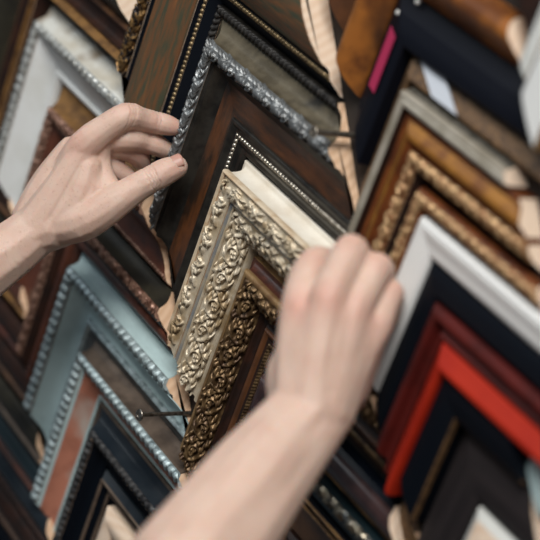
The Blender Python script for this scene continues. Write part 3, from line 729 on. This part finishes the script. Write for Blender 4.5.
RIGHT = {'chains': [[(0.14839, -0.10023, -0.08876, 0.0145), (0.15125, -0.09927, -0.06644, 0.0145), (0.14784, -0.08982, -0.04886, 0.0134), (0.14519, -0.07682, -0.03405, 0.0125), (0.13912, -0.05934, -0.03065, 0.011), (0.13187, -0.0458, -0.03455, 0.0103), (0.12509, -0.0376, -0.04028, 0.009)], [(0.16753, -0.09511, -0.09096, 0.0145), (0.17404, -0.09322, -0.0676, 0.014), (0.17636, -0.08054, -0.04797, 0.0132), (0.17571, -0.06695, -0.0323, 0.013), (0.16378, -0.05248, -0.03694, 0.0112), (0.15446, -0.04347, -0.04477, 0.0105), (0.14677, -0.03879, -0.05321, 0.0092)], [(0.17264, -0.08214, -0.09576, 0.014), (0.17871, -0.07495, -0.07508, 0.0132), (0.18087, -0.06153, -0.05824, 0.0121), (0.18142, -0.05024, -0.04587, 0.0119), (0.1728, -0.03942, -0.05156, 0.0103), (0.16727, -0.03541, -0.05972, 0.0099), (0.16322, -0.0345, -0.06758, 0.0087)], [(0.17118, -0.06682, -0.10271, 0.0125), (0.17746, -0.05606, -0.08699, 0.0118), (0.17751, -0.04588, -0.07325, 0.0105), (0.17779, -0.03748, -0.06307, 0.0101), (0.17454, -0.03603, -0.06959, 0.009), (0.17101, -0.03636, -0.07679, 0.0085), (0.16575, -0.03594, -0.08289, 0.0076)], [(0.13505, -0.10342, -0.1287, 0.017), (0.12589, -0.09491, -0.10552, 0.0155), (0.11906, -0.08183, -0.08231, 0.0125), (0.11746, -0.06649, -0.06569, 0.0108), (0.11722, -0.05283, -0.0536, 0.01), (0.1174, -0.04206, -0.046, 0.0085)], [(0.14494, -0.10745, -0.13336, 0.02), (0.14608, -0.10412, -0.10036, 0.017), (0.15049, -0.0998, -0.0677, 0.0145)], [(0.15261, -0.10335, -0.13638, 0.0205), (0.16198, -0.09936, -0.10387, 0.0175), (0.1737, -0.09319, -0.06894, 0.014)], [(0.15532, -0.09547, -0.13995, 0.02), (0.16665, -0.0858, -0.10718, 0.0165), (0.17855, -0.07494, -0.07575, 0.013)], [(0.15367, -0.08956, -0.14406, 0.018), (0.16467, -0.07281, -0.11408, 0.0145), (0.17712, -0.05603, -0.08835, 0.0115)], [(0.132, -0.10326, -0.12597, 0.018), (0.12506, -0.09833, -0.10817, 0.016), (0.13331, -0.09067, -0.09052, 0.013)], [(0.15152, -0.07127, -0.12856, 0.0165), (0.15787, -0.05694, -0.1086, 0.013), (0.16297, -0.04897, -0.09387, 0.011)], [(0.1493, -0.10543, -0.13287, 0.019), (0.15479, -0.10321, -0.10226, 0.016), (0.16056, -0.09868, -0.07725, 0.0125)], [(0.15431, -0.09943, -0.13683, 0.019), (0.16573, -0.09269, -0.10476, 0.016), (0.17472, -0.08516, -0.07915, 0.0122)], [(0.15619, -0.09264, -0.14021, 0.018), (0.1674, -0.07886, -0.11029, 0.0145), (0.17693, -0.06664, -0.08683, 0.0108)], [(0.16094, -0.10793, -0.1211, 0.006), (0.15912, -0.10521, -0.09963, 0.0055), (0.15685, -0.10364, -0.07638, 0.0058)], [(0.16841, -0.10704, -0.12264, 0.006), (0.17363, -0.10395, -0.10282, 0.0058), (0.17789, -0.09758, -0.07918, 0.006)], [(0.17025, -0.10116, -0.12594, 0.006), (0.17608, -0.0903, -0.10493, 0.0052), (0.18129, -0.0787, -0.08353, 0.0058)], [(0.15384, -0.10056, -0.13529, 0.0205), (0.15084, -0.1038, -0.14164, 0.0218), (0.14545, -0.11663, -0.15276, 0.024), (0.14205, -0.14019, -0.17323, 0.028), (0.13824, -0.16883, -0.19946, 0.031), (0.1381, -0.19814, -0.22454, 0.0335), (0.13999, -0.24048, -0.26154, 0.038), (0.14313, -0.30134, -0.3114, 0.044), (0.14954, -0.3731, -0.36473, 0.047)], [(0.15435, -0.08494, -0.13586, 0.017), (0.15245, -0.09237, -0.14514, 0.019), (0.14747, -0.11105, -0.1617, 0.0225), (0.14256, -0.1357, -0.1845, 0.0255), (0.14196, -0.16515, -0.21095, 0.028), (0.14174, -0.19937, -0.2412, 0.031)], [(0.14227, -0.10958, -0.137, 0.02), (0.13544, -0.12855, -0.15464, 0.022), (0.12908, -0.15513, -0.17716, 0.0245), (0.12826, -0.1853, -0.20227, 0.0265), (0.127, -0.21794, -0.23133, 0.03)]], 'voxel': 0.0013, 'smooth': 14, 'creases': [((0.1452, -0.07683, -0.03405), (0.15126, -0.09928, -0.06644), 0.011, (-0.002, 0.0, 0.002), 0.0004), ((0.17573, -0.06696, -0.0323), (0.17405, -0.09323, -0.0676), 0.011, (-0.001, 0.001, 0.003), 0.0004), ((0.17998, -0.04896, -0.04547), (0.17873, -0.07497, -0.07508), 0.011, (-0.001, 0.001, 0.003), 0.0004)], 'pink': [((0.16219, -0.10973, -0.06768), 0.013, 0.55), ((0.18491, -0.10213, -0.06888), 0.013, 0.5), ((0.18898, -0.08283, -0.07683), 0.012, 0.35), ((0.18695, -0.06341, -0.08843), 0.012, 0.35), ((0.18267, -0.07218, -0.02991), 0.012, 0.3), ((0.18802, -0.05437, -0.04328), 0.011, 0.3), ((0.18441, -0.03927, -0.06252), 0.01, 0.35), ((0.15107, -0.08302, -0.03275), 0.012, 0.3)]}

def finish_hand(data):
    co, no, F = build_skin([(c, True) for c in data['chains']], voxel=data.get('voxel', .0011), smooth=data.get('smooth', 7))
    pink = np.zeros(len(co))
    # fine relief: creases across joints, given as (point, axis along the finger, radius, list of offsets, depth)
    for (p, q, r, offs, dep) in data['creases']:
        p = np.array(p); ax = np.array(q) - p; ax /= np.linalg.norm(ax)
        d = co - p; s = d @ ax; rad = np.linalg.norm(d - s[:, None] * ax, axis=1)
        m = (rad < r * 1.5) & (np.abs(s) < .012)
        wob = .0004 * np.sin(co[:, 0] * 900) + .0003 * np.sin(co[:, 2] * 1300)
        f = sum(np.exp(-((s + wob - o_) / .0008) ** 2) for o_ in offs)
        co[m] -= no[m] * (f[m] * dep)[:, None]
    for (p, r, w) in data['pink']:
        d = np.linalg.norm(co - np.array(p), axis=1); pink = np.maximum(pink, w * np.exp(-(d / r) ** 2))
    return co, F, pink

V, F, PK = [], [], []
for hd in (LEFT, RIGHT):
    co, f, pk = finish_hand(hd)
    b = len(V); V += co.tolist(); F += [tuple(i + b for i in t) for t in f]; PK += pk.tolist()
person = mk('person', V, F, 'skin', None, True)
at_ = person.data.attributes.new('pink', 'FLOAT', 'POINT'); at_.data.foreach_set('value', PK)
tagset(person, 'person with bare forearms, left hand pinching a frame corner, right hand reaching over the frames', 'person')

def fingernail(c, along, up, w, l, curve=1.0):
    """thin curved plate; c centre on the skin, along = towards the tip, up = out of the nail"""
    c, along, up = Vector(c), Vector(along).normalized(), Vector(up).normalized()
    up = (up - along * up.dot(along)).normalized(); side = along.cross(up)
    V, F = [], []; n, m = 10, 8
    for lay in (0, 1):
        for i in range(m + 1):
            for j in range(n + 1):
                u = j / n * 2 - 1; v = i / m * 2 - 1
                ww = w * (1 - .25 * max(0, -v) ** 3) ; y = v * l * (1 - (.18 * u * u if v > 0 else .30 * u * u) * abs(v))
                h = -curve * (u * u) * w * .42 - .10 * l * max(0, v) ** 2 - (.0007 if lay == 0 else 0)
                V.append(tuple(c + side * u * ww + along * y + up * h))
    k = (n + 1) * (m + 1)
    for i in range(m):
        for j in range(n):
            a = i * (n + 1) + j
            F.append((a, a + 1, a + n + 2, a + n + 1)); F.append((k + a + n + 1, k + a + n + 2, k + a + 1, k + a))
    ring = [j for j in range(n + 1)] + [i * (n + 1) + n for i in range(1, m + 1)] + [m * (n + 1) + j for j in range(n - 1, -1, -1)] + [i * (n + 1) for i in range(m - 1, 0, -1)]
    for a, b in zip(ring, ring[1:] + ring[:1]): F.append((b, a, a + k, b + k))
    return mk('fingernail', V, F, 'nail_skin', person, True)
fingernail((-0.05507, -0.04152, 0.10788), (0.00918, 0.01289, 0.00571), (0.8214, -0.42033, 0.38552), .0064, .0066, 1.0)

# ------------------------------------------------------------------ room
def slab(name, lo, hi, m):
    x0, y0, z0 = lo; x1, y1, z1 = hi
    V = [(x0,y0,z0),(x1,y0,z0),(x1,y1,z0),(x0,y1,z0),(x0,y0,z1),(x1,y0,z1),(x1,y1,z1),(x0,y1,z1)]
    F = [(0,3,2,1),(4,5,6,7),(0,1,5,4),(1,2,6,5),(2,3,7,6),(3,0,4,7)]
    o = mk(name, V, F, m); tagset(o, kind='structure'); return o
slab('wall_back', (-2.2, .0004, -1.5), (2.2, .08, 1.5), 'wall_board')
slab('floor', (-2.2, -3.2, -1.56), (2.2, .08, -1.5), 'floor_wood')

# ------------------------------------------------------------------ camera
cam = bpy.data.cameras.new('camera'); co_ = bpy.data.objects.new('camera', cam); COL.objects.link(co_)
co_.matrix_world = Matrix(((0.593524, 0.248246, 0.765574, 1.110082), (0.792700, -0.015883, -0.609405, -0.883637), (-0.139123, 0.968567, -0.206211, -0.299007), (0, 0, 0, 1)))
cam.sensor_width = 36; cam.lens = 119.867; cam.clip_start = .05; cam.shift_x = -0.00370
cam.dof.use_dof = True; cam.dof.focus_distance = 1.485; cam.dof.aperture_fstop = 3.4
SC.camera = co_

# ------------------------------------------------------------------ light
def area(name, loc, target, size, power, col):
    l = bpy.data.lights.new(name, 'AREA'); l.shape = 'RECTANGLE'; l.size, l.size_y = size; l.energy = power; l.color = col
    o = bpy.data.objects.new(name, l); COL.objects.link(o); o.location = loc
    o.rotation_euler = (Vector(target) - Vector(loc)).to_track_quat('-Z', 'Y').to_euler(); return o
area('window_light', (2.3, -1.55, 1.25), (0, 0, 0), (1.5, 1.2), 94, (1.0, .97, .93))
area('overhead_fill_light', (.2, -1.6, 2.2), (0, 0, 0), (1.0, .8), 9, (.88, .95, 1.0))  # weak cool fill from overhead, its source unseen
w = bpy.data.worlds.new('world'); SC.world = w; w.use_nodes = True
bg = w.node_tree.nodes['Background']; bg.inputs['Color'].default_value = (.62, .74, .86, 1); bg.inputs['Strength'].default_value = .13
vs = SC.view_settings
vs.view_transform = 'Standard'; vs.look = 'None'; vs.gamma = 1; vs.use_curve_mapping = False; vs.exposure = .08
